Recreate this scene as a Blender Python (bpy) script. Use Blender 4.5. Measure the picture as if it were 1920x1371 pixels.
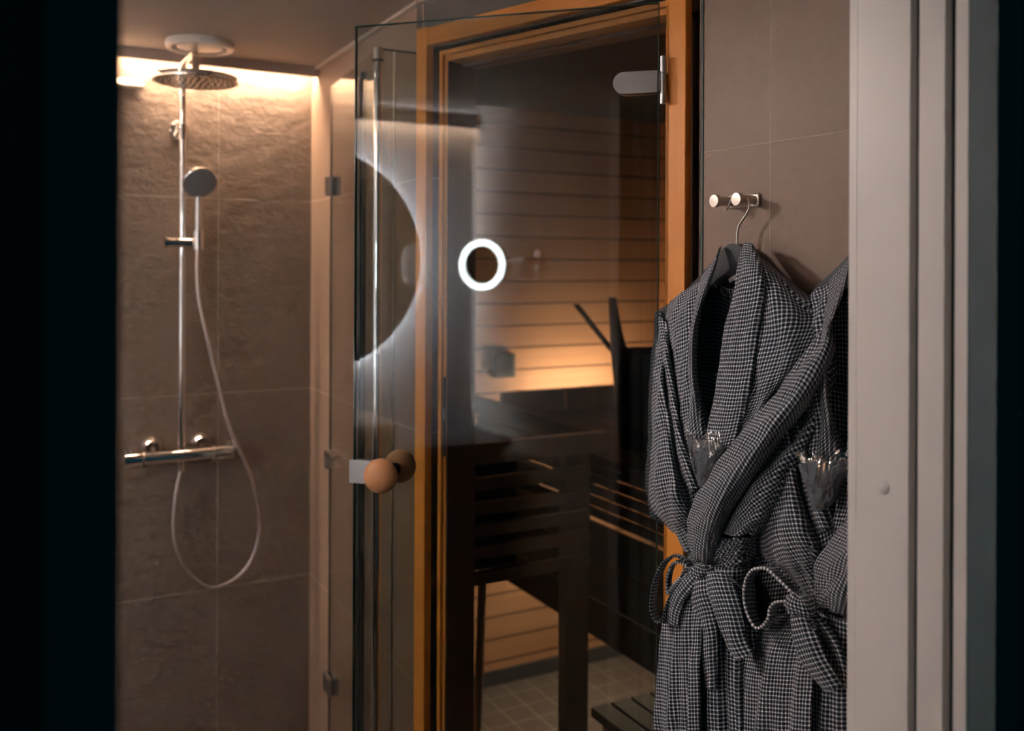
import bpy, bmesh, math, random
from mathutils import Vector, Matrix, noise
random.seed(4)
PI = math.pi
for o in list(bpy.data.objects): bpy.data.objects.remove(o)
S = bpy.context.scene
COL = S.collection

# ---------------------------------------------------------------- camera
F, CX, HOR = 1736.0, 960.0, 502.0
YAW, ROLL = math.radians(-28.3), math.radians(.25)
CAM = Vector((-.846, -2.939, 1.59))
fw = Vector((-math.sin(YAW), math.cos(YAW), 0))
r0 = Vector((fw.y, -fw.x, 0)); u0 = Vector((0, 0, 1))
RI = math.cos(ROLL)*r0 + math.sin(ROLL)*u0
UP = -math.sin(ROLL)*r0 + math.cos(ROLL)*u0
cd = bpy.data.cameras.new('camera'); cam = bpy.data.objects.new('camera', cd); COL.objects.link(cam)
M = Matrix((RI, UP, -fw)).transposed().to_4x4(); M.translation = CAM
cam.matrix_world = M
cd.sensor_width = 36; cd.lens = F/1920*36
cd.shift_y = -(685.5-HOR)/1920
cd.clip_start = .02
cd.dof.use_dof = True; cd.dof.focus_distance = 1.5; cd.dof.aperture_fstop = 3.0
S.camera = cam

# ---------------------------------------------------------------- world, exposure
w = bpy.data.worlds.new('world'); S.world = w; w.use_nodes = True
bg = w.node_tree.nodes['Background']; bg.inputs[0].default_value = (.10, .75, 1, 1); bg.inputs[1].default_value = .018
S.view_settings.view_transform = 'Standard'; S.view_settings.look = 'None'
S.view_settings.exposure = 1.0; S.view_settings.gamma = 1; S.view_settings.use_curve_mapping = False

# unseen lamp added to brighten the robes: spotlight over the vanity side, turned to the bathrobes
ld = bpy.data.lights.new('added_fill_lamp', 'SPOT'); ld.energy = 27; ld.color = (1, .91, .86); ld.spot_size = math.radians(54); ld.spot_blend = .7; ld.shadow_soft_size = .11
lo = bpy.data.objects.new('added_fill_light', ld); COL.objects.link(lo); lo.location = (-1.0, -.8, 2.19)
lo.rotation_euler = (Vector((.2, -1.85, 1.42))-Vector(lo.location)).to_track_quat('-Z', 'Y').to_euler()

# ---------------------------------------------------------------- materials
def newmat(name):
    m = bpy.data.materials.new(name); m.use_nodes = True
    nt = m.node_tree; b = nt.nodes['Principled BSDF']; return m, nt, b
def N(nt, t, **k):
    n = nt.nodes.new(t)
    for a, v in k.items(): setattr(n, a, v)
    return n
def L(nt, a, b): nt.links.new(a, b)
def mth(nt, op, a, b=None, c=None):
    n = N(nt, 'ShaderNodeMath', operation=op)
    for i, v in enumerate((a, b, c)):
        if v is None: continue
        if isinstance(v, (int, float)): n.inputs[i].default_value = v
        else: L(nt, v, n.inputs[i])
    return n.outputs[0]
def mixc(nt, f, a, b, blend='MIX'):
    n = N(nt, 'ShaderNodeMix', data_type='RGBA', blend_type=blend)
    if isinstance(f, (int, float)): n.inputs[0].default_value = f
    else: L(nt, f, n.inputs[0])
    for i, v in ((6, a), (7, b)):
        if isinstance(v, tuple): n.inputs[i].default_value = (*v, 1) if len(v) == 3 else v
        else: L(nt, v, n.inputs[i])
    return n.outputs[2]
def noise_n(nt, vec, scale, detail=4, rough=.5, st=None):
    if st:
        mp = N(nt, 'ShaderNodeMapping'); mp.inputs['Scale'].default_value = st; L(nt, vec, mp.inputs[0]); vec = mp.outputs[0]
    n = N(nt, 'ShaderNodeTexNoise'); n.inputs['Scale'].default_value = scale
    n.inputs['Detail'].default_value = detail; n.inputs['Roughness'].default_value = rough
    L(nt, vec, n.inputs['Vector']); return n.outputs[0]
def bump(nt, b, h, dist, strength=1):
    n = N(nt, 'ShaderNodeBump'); n.inputs['Distance'].default_value = dist; n.inputs['Strength'].default_value = strength
    L(nt, h, n.inputs['Height']); L(nt, n.outputs[0], b.inputs['Normal'])
def geo(nt): return N(nt, 'ShaderNodeNewGeometry').outputs['Position']
def dot(nt, v, d):
    n = N(nt, 'ShaderNodeVectorMath', operation='DOT_PRODUCT'); L(nt, v, n.inputs[0]); n.inputs[1].default_value = d
    return n.outputs['Value']
def plain(name, col, rough=.5, metal=0, spec=.5, emit=None, es=0, bumpn=None):
    m, nt, b = newmat(name)
    b.inputs['Base Color'].default_value = (*col, 1); b.inputs['Roughness'].default_value = rough
    b.inputs['Metallic'].default_value = metal; b.inputs['Specular IOR Level'].default_value = spec
    if emit:
        b.inputs['Emission Color'].default_value = (*emit, 1); b.inputs['Emission Strength'].default_value = es
    if bumpn:
        bump(nt, b, noise_n(nt, N(nt, 'ShaderNodeTexCoord').outputs['Object'], bumpn[0]), bumpn[1])
    return m
def groove(nt, v, per, off, wid):
    """1 on a joint of width wid every per metres"""
    f = mth(nt, 'FRACT', mth(nt, 'DIVIDE', mth(nt, 'ADD', v, off+1000*per), per))
    d = mth(nt, 'MULTIPLY', mth(nt, 'MINIMUM', f, mth(nt, 'SUBTRACT', 1.0, f)), per)
    n = N(nt, 'ShaderNodeMapRange'); L(nt, d, n.inputs[0])
    n.inputs[1].default_value = wid*.35; n.inputs[2].default_value = wid*.65; n.inputs[3].default_value = 1; n.inputs[4].default_value = 0
    return n.outputs[0]
def tile(name, udir, uper, uoff, c1, c2, grout, slate=0, zper=.6, zoff=0., wid=.003, rough=.55, vdir=(0, 0, 1), grain=0):
    m, nt, b = newmat(name); p = geo(nt)
    g = mth(nt, 'MAXIMUM', groove(nt, dot(nt, p, udir), uper, uoff, wid), groove(nt, dot(nt, p, vdir), zper, zoff, wid))
    n1 = noise_n(nt, p, 2.2, 5, .6); n2 = noise_n(nt, p, 60, 3, .6)
    if grain: n1 = mth(nt, 'ADD', mth(nt, 'MULTIPLY', n1, .5), mth(nt, 'MULTIPLY', noise_n(nt, p, 230, 3, .75), .55))
    c = mixc(nt, n1, c1, c2); c = mixc(nt, mth(nt, 'MULTIPLY', n2, .35), c, tuple(x*.55 for x in c1))
    L(nt, mixc(nt, g, c, grout), b.inputs['Base Color'])
    b.inputs['Roughness'].default_value = rough; b.inputs['Specular IOR Level'].default_value = .35
    if slate:
        s1 = noise_n(nt, p, 15, 6, .62, (1, 1, 1.5)); s2 = noise_n(nt, p, 55, 4, .6, (1, 1, 1.8))
        h = mth(nt, 'ADD', s1, mth(nt, 'MULTIPLY', s2, .3)); dist = .012*slate
    else:
        h = mth(nt, 'MULTIPLY', noise_n(nt, p, 220, 3), .15); dist = .002
    h = mth(nt, 'SUBTRACT', h, mth(nt, 'MULTIPLY', g, .25))
    bump(nt, b, h, dist); return m
def wood(name, c1, c2, axis=(0, 0, 1), rough=.45, grain=1., planks=None, spec=.4, gcol=(.012, .006, .003)):
    """grain runs along axis; planks=(dir, period, offset, joint)"""
    m, nt, b = newmat(name); p = geo(nt)
    ax = Vector(axis).normalized(); t1 = ax.orthogonal().normalized(); t2 = ax.cross(t1)
    cx = N(nt, 'ShaderNodeCombineXYZ')
    L(nt, mth(nt, 'MULTIPLY', dot(nt, p, tuple(ax)), .06), cx.inputs[0])
    L(nt, dot(nt, p, tuple(t1)), cx.inputs[1]); L(nt, dot(nt, p, tuple(t2)), cx.inputs[2])
    v = cx.outputs[0]
    if planks:
        pid = mth(nt, 'FLOOR', mth(nt, 'DIVIDE', mth(nt, 'ADD', dot(nt, p, planks[0]), planks[2]+1000*planks[1]), planks[1]))
        wn = N(nt, 'ShaderNodeTexWhiteNoise', noise_dimensions='1D'); L(nt, pid, wn.inputs['W'])
        ad = N(nt, 'ShaderNodeVectorMath', operation='ADD'); L(nt, v, ad.inputs[0]); L(nt, wn.outputs['Color'], ad.inputs[1]); v = ad.outputs[0]
    f = noise_n(nt, v, 26*grain, 6, .6); f2 = noise_n(nt, v, 6*grain, 2, .5)
    k = mth(nt, 'ADD', mth(nt, 'MULTIPLY', f, .6), mth(nt, 'MULTIPLY', f2, .4))
    r = N(nt, 'ShaderNodeMapRange'); L(nt, k, r.inputs[0]); r.inputs[1].default_value = .3; r.inputs[2].default_value = .7
    c = mixc(nt, r.outputs[0], c1, c2)
    h = f
    if planks:
        c = mixc(nt, mth(nt, 'MULTIPLY', wn.outputs['Value'], .35), c, tuple(x*.6 for x in c1))
        g = groove(nt, dot(nt, p, planks[0]), planks[1], planks[2], planks[3])
        c = mixc(nt, g, c, gcol); h = mth(nt, 'SUBTRACT', mth(nt, 'MULTIPLY', f, .1), g)
    L(nt, c, b.inputs['Base Color']); b.inputs['Roughness'].default_value = rough; b.inputs['Specular IOR Level'].default_value = spec
    bump(nt, b, h, .001 if not planks else .004, .6); return m
def pane_mat(name, tint, rough=0.0, f0scale=1.0, solid=None):
    """clear pane: tinted see-through plus mirror reflection by Fresnel (same from inside the pane)"""
    m, nt, b = newmat(name); nt.nodes.remove(b)
    out = nt.nodes['Material Output']
    g = N(nt, 'ShaderNodeNewGeometry')
    ior = N(nt, 'ShaderNodeMapRange'); L(nt, g.outputs['Backfacing'], ior.inputs[0]); ior.inputs[3].default_value = 1.5; ior.inputs[4].default_value = 1/1.5
    fr = N(nt, 'ShaderNodeFresnel'); L(nt, ior.outputs[0], fr.inputs[0])
    tr = N(nt, 'ShaderNodeBsdfTransparent'); tr.inputs[0].default_value = (*tint, 1)
    gl = N(nt, 'ShaderNodeBsdfGlossy'); gl.inputs['Roughness'].default_value = rough; gl.inputs['Color'].default_value = (1, 1, 1, 1)
    mx = N(nt, 'ShaderNodeMixShader'); L(nt, mth(nt, 'MULTIPLY', fr.outputs[0], f0scale), mx.inputs[0]); L(nt, tr.outputs[0], mx.inputs[1]); L(nt, gl.outputs[0], mx.inputs[2])
    L(nt, mx.outputs[0], out.inputs['Surface']); return m
def fabric(name, dark, light, per=.0066):
    m, nt, b = newmat(name)
    uv = N(nt, 'ShaderNodeUVMap').outputs[0]
    sx = N(nt, 'ShaderNodeSeparateXYZ'); L(nt, uv, sx.inputs[0])
    def stripe(v):
        f = mth(nt, 'FRACT', mth(nt, 'DIVIDE', mth(nt, 'ADD', v, 10*per), per))
        d = mth(nt, 'ABSOLUTE', mth(nt, 'SUBTRACT', f, .5))
        r = N(nt, 'ShaderNodeMapRange', interpolation_type='SMOOTHSTEP'); L(nt, d, r.inputs[0])
        r.inputs[1].default_value = .10; r.inputs[2].default_value = .25; r.inputs[3].default_value = 1; r.inputs[4].default_value = 0
        return r.outputs[0]
    s = mth(nt, 'MULTIPLY', mth(nt, 'ADD', stripe(sx.outputs[0]), stripe(sx.outputs[1])), .5)
    s = mth(nt, 'POWER', s, 2.2)
    fine = noise_n(nt, uv, 900, 2); big = noise_n(nt, uv, 7, 2)
    s = mth(nt, 'MULTIPLY', s, mth(nt, 'ADD', .7, mth(nt, 'MULTIPLY', fine, .6)))
    c = mixc(nt, s, dark, light)
    L(nt, c, b.inputs['Base Color']); b.inputs['Roughness'].default_value = .9; b.inputs['Specular IOR Level'].default_value = .15
    b.inputs['Sheen Weight'].default_value = .15
    h = mth(nt, 'ADD', s, mth(nt, 'MULTIPLY', fine, .5))
    bump(nt, b, h, .0012, .7); return m

A_ = {}
BR1, BR2 = (.20, .150, .118), (.15, .112, .088)
A_['tile_back'] = tile('slate_tile', (1, 0, 0), .29, 0, (.20, .144, .110), (.090, .070, .056), (.27, .21, .165), slate=1.0)
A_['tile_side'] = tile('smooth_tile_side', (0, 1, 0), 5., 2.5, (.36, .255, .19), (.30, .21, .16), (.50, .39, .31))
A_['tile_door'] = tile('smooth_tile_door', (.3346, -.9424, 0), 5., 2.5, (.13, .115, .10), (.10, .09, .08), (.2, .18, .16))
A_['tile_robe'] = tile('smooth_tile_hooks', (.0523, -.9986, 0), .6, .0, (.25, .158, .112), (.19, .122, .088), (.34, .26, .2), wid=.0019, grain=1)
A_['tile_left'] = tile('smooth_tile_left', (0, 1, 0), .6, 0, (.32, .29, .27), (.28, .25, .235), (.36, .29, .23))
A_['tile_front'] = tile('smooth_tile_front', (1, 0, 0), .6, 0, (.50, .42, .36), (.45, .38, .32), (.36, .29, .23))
A_['floor'] = tile('floor_tile', (1, 0, 0), .1, 0, (.155, .132, .125), (.11, .096, .092), (.30, .265, .25), vdir=(0, 1, 0), zper=.1, wid=.004, rough=.4)
A_['skirting'] = plain('dark_skirting_tile', (.05, .055, .06), .4)
A_['ceiling'] = plain('ceiling_paint', (.36, .31, .27), .7, bumpn=(80, .0005))
A_['trim'] = plain('ceiling_trim', (.62, .54, .47), .5)
A_['lip'] = plain('cove_lip', (.35, .27, .235), .6)
A_['white'] = plain('white_lacquer', (.82, .75, .71), .4)
A_['whitedark'] = plain('groove_dark', (.015, .03, .03), .6)
A_['corridor'] = plain('corridor_wall_unlit', (.012, .03, .035), .8)  # near-black teal stands in for the darkness of the unlit corridor
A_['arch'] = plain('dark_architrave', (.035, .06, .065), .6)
A_['frame'] = wood('pine_frame', (.84, .31, .045), (.62, .20, .028), (0, 0, 1), .4)
A_['frameh'] = wood('pine_frame_head', (.74, .29, .065), (.54, .19, .038), (.3346, -.9424, 0), .4)
A_['reveal'] = wood('brown_reveal', (.16, .085, .055), (.10, .05, .033), (0, 0, 1), .45)
A_['sauna'] = wood('sauna_planks', (.50, .275, .155), (.37, .19, .10), (1, 0, 0), .55, planks=((0, 0, 1), .0855, .0, .006))
A_['saunay'] = wood('sauna_planks_side', (.46, .23, .10), (.34, .16, .07), (0, 1, 0), .55, planks=((0, 0, 1), .0855, .0, .006))
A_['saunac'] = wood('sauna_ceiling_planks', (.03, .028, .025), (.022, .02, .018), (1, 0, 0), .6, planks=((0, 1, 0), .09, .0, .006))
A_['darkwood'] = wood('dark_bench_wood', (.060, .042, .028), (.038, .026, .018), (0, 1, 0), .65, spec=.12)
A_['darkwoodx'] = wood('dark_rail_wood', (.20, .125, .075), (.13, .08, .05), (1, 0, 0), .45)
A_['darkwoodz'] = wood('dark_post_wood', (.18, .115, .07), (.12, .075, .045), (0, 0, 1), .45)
A_['knob'] = wood('knob_wood', (.62, .30, .14), (.52, .235, .105), (.71, .70, .1), .45, 2.)
A_['chrome'] = plain('chrome', (.88, .85, .83), .05, 1)
A_['steel'] = plain('brushed_steel', (.40, .39, .39), .42, 1)
A_['pegsteel'] = plain('satin_steel', (.62, .57, .53), .30, 1)
A_['darkmetal'] = plain('dark_metal', (.02, .025, .03), .35, .6)
A_['rubber'] = plain('black_rubber', (.006, .012, .014), .6)
A_['hose'] = plain('steel_hose', (.62, .56, .54), .25, .85, bumpn=(900, .0006))
A_['nozzle'] = plain('grey_nozzle_face', (.13, .14, .14), .5)
A_['nub'] = plain('dark_nub', (.05, .045, .04), .5)
A_['plastic'] = plain('white_plastic', (.72, .68, .64), .35)
A_['hanger'] = plain('black_hanger', (.012, .015, .020), .42)
A_['tag'] = plain('satin_tag', (.42, .42, .46), .5)
A_['slipper'] = plain('grey_towelling', (.075, .08, .095), .8, bumpn=(250, .002))
A_['glass'] = pane_mat('sauna_door_glass', (.80, .85, .855))
A_['glassedge'] = plain('glass_edge', (.03, .07, .06), .15)
A_['sglass'] = pane_mat('shower_glass', (.93, .94, .93))
A_['mirror'] = plain('mirror_silver', (.85, .87, .87), .01, 1)
A_['film'] = pane_mat('clear_film', (.93, .94, .96), .07, 4.5)
A_['ring'] = plain('lit_ring', (.9, .9, .9), .4, emit=(.93, 1, .98), es=16)
A_['halo'] = plain('mirror_backlight', (.9, .9, .9), .4, emit=(.80, .89, 1), es=430)
A_['led'] = plain('warm_led', (.9, .8, .7), .4, emit=(1, .70, .47), es=112)
A_['led2'] = plain('warm_led_left', (.9, .8, .7), .4, emit=(1, .72, .50), es=105)
A_['sled'] = plain('sauna_led', (.9, .8, .7), .4, emit=(1, .70, .45), es=60)
A_['sled2'] = plain('sauna_under_led', (.9, .8, .7), .4, emit=(1, .70, .45), es=44)
A_['fill_disc'] = plain('added_lamp_disc', (.9, .9, .9), .4, emit=(1, .86, .76), es=12)  # glow for the disc of the added ceiling fixture
A_['sedge'] = plain('light_glass_edge', (.20, .19, .16), .3)
A_['housing'] = plain('mirror_housing', (.75, .75, .76), .35, .0)
A_['stone'] = plain('sauna_stone', (.05, .05, .052), .9, bumpn=(30, .01))
A_['counter'] = plain('pale_counter', (.55, .44, .36), .35)
A_['cabinet'] = plain('dark_cabinet', (.03, .03, .032), .4)
A_['cup'] = pane_mat('clear_cup', (.9, .92, .95), 0, 1.5)
A_['bucket'] = plain('black_bucket', (.012, .012, .012), .5)
A_['fab1'] = fabric('gingham_cotton', (.004, .013, .019), (.92, .87, .95))
A_['fab2'] = fabric('gingham_cotton_second', (.004, .012, .018), (.90, .83, .88))

# ---------------------------------------------------------------- object helpers
def link(o, parent=None):
    COL.objects.link(o)
    if parent is not None: o.parent = parent
    return o
def mesh_obj(name, verts, faces, mat, parent=None, uvs=None, smooth=False):
    """verts in world coordinates; origin is the parent's origin or the bottom centre"""
    if parent is not None:
        org = parent['_o'] if '_o' in parent else None
        org = Vector(org)
    else:
        xs = [v[0] for v in verts]; ys = [v[1] for v in verts]; zs = [v[2] for v in verts]
        org = Vector(((min(xs)+max(xs))/2, (min(ys)+max(ys))/2, min(zs)))
    me = bpy.data.meshes.new(name)
    me.from_pydata([tuple(Vector(v)-org) for v in verts], [], faces); me.update()
    if uvs:
        ul = me.uv_layers.new(name='UVMap')
        for lp in me.loops: ul.data[lp.index].uv = uvs[lp.vertex_index]
    if smooth:
        for p in me.polygons: p.use_smooth = True
    me.materials.append(mat)
    o = bpy.data.objects.new(name, me); ROOTORG[o.name] = org
    if parent is None: o.location = org
    o['_o'] = tuple(org)
    return link(o, parent)
ROOTORG = {}
class B:
    """collects shapes into one mesh"""
    def __init__(s): s.v = []; s.f = []; s.sm = []
    def add(s, vs, fs, smooth=False):
        n = len(s.v); s.v += [Vector(v) for v in vs]
        s.f += [tuple(i+n for i in f) for f in fs]; s.sm += [smooth]*len(fs); return s
    def box(s, x0, x1, y0, y1, z0, z1, fr=None, bev=0):
        x0, x1 = sorted((x0, x1)); y0, y1 = sorted((y0, y1)); z0, z1 = sorted((z0, z1))
        if bev:
            bm = bmesh.new(); bmesh.ops.create_cube(bm, size=1)
            for v in bm.verts: v.co = Vector(((x0+x1)/2+v.co.x*(x1-x0), (y0+y1)/2+v.co.y*(y1-y0), (z0+z1)/2+v.co.z*(z1-z0)))
            bmesh.ops.bevel(bm, geom=bm.edges[:], offset=bev, segments=2, affect='EDGES', profile=.5)
            bm.verts.index_update()
            vs = [v.co.copy() for v in bm.verts]; fs = [tuple(v.index for v in f.verts) for f in bm.faces]; bm.free()
        else:
            vs = [Vector((x, y, z)) for z in (z0, z1) for y in (y0, y1) for x in (x0, x1)]
            fs = [(0, 2, 3, 1), (4, 5, 7, 6), (0, 1, 5, 4), (2, 6, 7, 3), (0, 4, 6, 2), (1, 3, 7, 5)]
        if fr:
            o, ex, ey, ez = fr; vs = [o+ex*v.x+ey*v.y+ez*v.z for v in vs]
            if ex.cross(ey).dot(ez) < 0: fs = [tuple(reversed(f)) for f in fs]
        return s.add(vs, fs)
    def tube(s, pts, r, n=14, caps=True, flat=None):
        pts = [Vector(p) for p in pts]; rs = r if isinstance(r, (list, tuple)) else [r]*len(pts)
        vs = []; fs = []; prev = None
        for i, p in enumerate(pts):
            d = (pts[min(i+1, len(pts)-1)]-pts[max(i-1, 0)]).normalized()
            if prev is None: a = d.orthogonal().normalized()
            else:
                a = prev-d*prev.dot(d)
                a = a.normalized() if a.length > 1e-6 else d.orthogonal().normalized()
            prev = a; b = d.cross(a)
            for k in range(n):
                t = 2*PI*k/n; vs.append(p+(a*math.cos(t)+b*math.sin(t))*rs[i])
        for i in range(len(pts)-1):
            for k in range(n):
                fs.append((i*n+k, i*n+(k+1) % n, (i+1)*n+(k+1) % n, (i+1)*n+k))
        s.add(vs, fs, True)
        if caps:
            m = len(vs)
            s.add([vs[k] for k in range(n)], [tuple(reversed(range(n)))])
            s.add([vs[m-n+k] for k in range(n)], [tuple(range(n))])
        return s
    def lathe(s, o, ax, prof, n=40, closed=False):
        """prof: (radius, height along ax)"""
        o = Vector(o); ax = Vector(ax).normalized(); a = ax.orthogonal().normalized(); b = ax.cross(a)
        vs = []; fs = []
        for r, h in prof:
            for k in range(n):
                t = 2*PI*k/n; vs.append(o+ax*h+(a*math.cos(t)+b*math.sin(t))*max(r, 1e-5))
        m = len(prof)
        for i in range(m if closed else m-1):
            j = (i+1) % m
            for k in range(n): fs.append((i*n+k, i*n+(k+1) % n, j*n+(k+1) % n, j*n+k))
        return s.add(vs, fs, True)
    def build(s, name, mat, parent=None, sharp=math.radians(38)):
        o = mesh_obj(name, s.v, s.f, mat, parent)
        me = o.data
        for p, sm in zip(me.polygons, s.sm): p.use_smooth = sm
        if any(s.sm):
            try: me.set_sharp_from_angle(angle=sharp)
            except Exception: pass
        return o
def empty(name, loc, label=None, cat=None, group=None, kind=None):
    o = bpy.data.objects.new(name, None); COL.objects.link(o); o.location = loc; o['_o'] = tuple(loc)
    o.empty_display_size = .05
    tag(o, label, cat, group, kind); return o
def tag(o, label=None, cat=None, group=None, kind=None):
    if label: o['label'] = label
    if cat: o['category'] = cat
    if group: o['group'] = group
    if kind: o['kind'] = kind
    return o
def struct(name, b, mat, label=None):
    o = b.build(name, mat); tag(o, label, kind='structure'); return o
def ray(px, py):
    return fw+RI*((px-CX)/F)+UP*((HOR-py)/F)
def onplane(px, py, p, n):
    d = ray(px, py); k = (Vector(p)-CAM).dot(n)/d.dot(n); return CAM+d*k
def cr(p0, p1, p2, p3, t):
    return .5*((2*p1)+(-p0+p2)*t+(2*p0-5*p1+4*p2-p3)*t*t+(-p0+3*p1-3*p2+p3)*t**3)
def spline(P, n):
    out = []
    for i in range(len(P)-1):
        a = P[max(i-1, 0)]; d = P[min(i+2, len(P)-1)]
        for k in range(n): out.append(cr(a, P[i], P[i+1], d, k/n))
    out.append(P[-1].copy()); return out

# ================================================================= ROOM SHELL
Z = Vector((0, 0, 1))
ZC = 2.22
XL = -1.95; YF = -2.165; YC = -2.31
K = Vector((0, -.918, 0)); T = Vector((.24, -.676, 0)).normalized(); DN = Vector((T.y, -T.x, 0))   # angled wall with the sauna door
DF = (K, T, DN, Z)
RW = Vector((.249, -1.62, 0)); RT = Vector((math.sin(math.radians(3)), -math.cos(math.radians(3)), 0)); RN = Vector((RT.y, -RT.x, 0))
RF = (RW, RT, RN, Z)
struct('floor', B().box(-2.05, 1.75, -3.6, .32, -.12, 0), A_['floor'], 'grey small square floor tiles seen through the sauna door')
struct('wall_back', B().box(XL-.1, .1, 0, .1, 0, 2.3), A_['tile_back'], 'rough brown slate tile wall behind the shower')
struct('wall_left', B().box(XL-.1, XL, YC, 0, 0, 2.3), A_['tile_left'])
struct('wall_right', B().box(0, .055, -.925, 0, 0, 2.3), A_['tile_side'], 'smooth brown tile wall beside the shower')
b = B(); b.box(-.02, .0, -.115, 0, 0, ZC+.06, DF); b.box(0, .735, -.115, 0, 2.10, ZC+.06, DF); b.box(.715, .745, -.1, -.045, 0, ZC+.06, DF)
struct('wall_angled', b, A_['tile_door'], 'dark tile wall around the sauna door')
struct('wall_near', B().box(0, .58, -.05, 0, 0, ZC+.06, RF), A_['tile_robe'], 'smooth brown tile wall behind the bathrobes')
# front wall with the doorway the photograph looks through
DX0, DX1 = -.79, .036
struct('wall_front_left', B().box(XL, DX0-.03, YC+.01, YF-.038, 0, ZC+.06), A_['tile_front'])
struct('wall_front_right', B().box(DX1+.02, .32, YC+.01, YF, 0, ZC+.06), A_['tile_front'])
struct('wall_front_top', B().box(DX0-.03, DX1+.02, YC+.01, YF, 2.12, ZC+.06), A_['tile_front'])
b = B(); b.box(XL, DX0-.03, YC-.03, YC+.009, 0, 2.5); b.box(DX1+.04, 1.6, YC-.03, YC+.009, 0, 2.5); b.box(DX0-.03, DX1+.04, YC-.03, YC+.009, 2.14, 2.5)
struct('wall_corridor', b, A_['corridor'], 'unlit corridor wall around the near doorway, its darkness put into the colour')
# ceiling
b = B(); b.box(XL-.1, 1.75, YC, -.06, ZC, ZC+.06); b.box(XL-.1, 1.75, -.06, .32, ZC+.045, ZC+.06)
struct('ceiling', b, A_['ceiling'], 'beige painted ceiling above the shower')
b = B(); b.box(XL+.06, -.001, -.075, -.06, 2.19, 2.2195); struct('trim_1', b, A_['lip'], 'ceiling edge in front of the light strip on the shower wall')
b = B(); b.box(XL+.06, XL+.075, YF-.037, -.075, 2.165, 2.2195); struct('trim_2', b, A_['lip'])
b = B(); b.box(-.014, -.0005, -.912, -.075, 2.211, 2.2195); struct('trim_3', b, A_['trim'], 'pale ceiling trim along the shower side wall')
b = B(); b.box(-.004, .745, .0005, .014, 2.211, 2.2195, DF); struct('trim_4', b, A_['trim'], 'pale ceiling trim above the sauna door')
b = B(); b.box(.0, .56, .0005, .012, 2.211, 2.2195, RF); struct('trim_5', b, A_['trim'])
b = B(); b.box(.007, .0115, -.002, .002, .0, 2.2, RF); struct('trim_6', b, A_['arch'], 'thin metal tile edge beside the sauna door frame')
# light strips
o = B().box(XL+.08, -.004, -.058, -.045, 2.205, 2.215).build('light_strip', A_['led']); tag(o, 'warm light strip hidden above the shower wall', 'light strip')
o = B().box(XL+.045, XL+.058, YF-.034, -.08, 2.197, 2.209).build('light_strip', A_['led2']); tag(o, 'warm light strip reflected in the sauna door glass', 'light strip')
# added ceiling fixture, out of view, to go with the robe fill lamp
e = empty('added_fill_fixture', (-1.0, -.8, ZC-.003), 'small unseen ceiling lamp added to brighten the bathrobes', 'ceiling lamp')
# (built after the helpers; its main light is the aimed lamp object, the disc only glows)
B().lathe((-1.0, -.8, ZC-.0005), (0, 0, -1), [(.034, 0), (.034, .004), (.046, .004), (.048, 0)], 32).build('rim', A_['plastic'], e)
B().lathe((-1.0, -.8, ZC-.0005), (0, 0, -1), [(.033, 0), (.033, .002), (.0001, .002)], 32).build('lit_disc', A_['fill_disc'], e)
# entry door lining (white), right and left
def lining(name, x, sgn, label):
    e = empty(name, (x, YF, 0), label, None, None, 'structure')
    b = B(); b.box(x, x+sgn*.03, -2.238, YF+.0, 0, 2.14); b.box(x, x+sgn*.03, -2.282, -2.250, 0, 2.14); b.box(x, x+sgn*.03, YC, -2.295, 0, 2.14)
    b.build('jamb_board', A_['white'], e)
    b = B(); b.box(x+sgn*.012, x+sgn*.03, -2.250, -2.238, 0, 2.14); b.box(x+sgn*.012, x+sgn*.03, -2.295, -2.282, 0, 2.14)
    b.build('groove_bottom', A_['whitedark'], e)  # near-black bottoms of the grooves between the white boards
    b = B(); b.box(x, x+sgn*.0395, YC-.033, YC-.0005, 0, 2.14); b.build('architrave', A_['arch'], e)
    b = B(); b.box(x, x+sgn*.05, YF+.0005-(.038 if sgn < 0 else 0), YF+.012, 0, 2.14); b.build('inner_casing', A_['white'], e)
    return e
e = lining('door_2', DX1, 1, 'white grooved door lining on the right in front')
B().lathe((DX1-.0001, -2.2034, 1.340), (-1, 0, 0), [(0.0001, .0022), (.006, .0022), (.0085, .0012), (.009, 0)], 28).build('screw_cap', A_['plastic'], e)
lining('door_3', DX0, -1, 'dark near door lining at the left edge')
b = B().box(DX0-.03, DX1+.03, YC, YF, 2.11, 2.14); struct('trim_7', b, A_['white'])

# ================================================================= SAUNA ROOM
SX1, SY1, SY0 = 1.55, .2, -1.66
b = B(); b.box(.055, 1.65, SY1, SY1+.08, 0, 2.3); struct('wall_sauna_back', b, A_['sauna'], 'glowing horizontal wood planks on the back wall of the sauna')
b = B(); b.box(SX1, SX1+.08, SY0, SY1, 0, 2.3); struct('wall_sauna_right', b, A_['saunay'])
b = B(); b.box(.056, .08, -.90, SY1, 0, 2.3); struct('wall_sauna_left', b, A_['saunay'])
b = B(); b.box(.33, SX1, SY0-.06, SY0, 0, 2.3); struct('wall_sauna_front', b, A_['saunay'])
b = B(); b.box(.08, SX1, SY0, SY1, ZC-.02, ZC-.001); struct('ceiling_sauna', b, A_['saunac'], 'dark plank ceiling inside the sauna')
b = B(); b.box(.08, SX1, SY1-.012, SY1, 0, .055); b.box(.08, .092, -.9, SY1-.012, 0, .055); struct('baseboard_sauna', b, A_['skirting'], 'dark skirting at the foot of the sauna wall')

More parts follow.
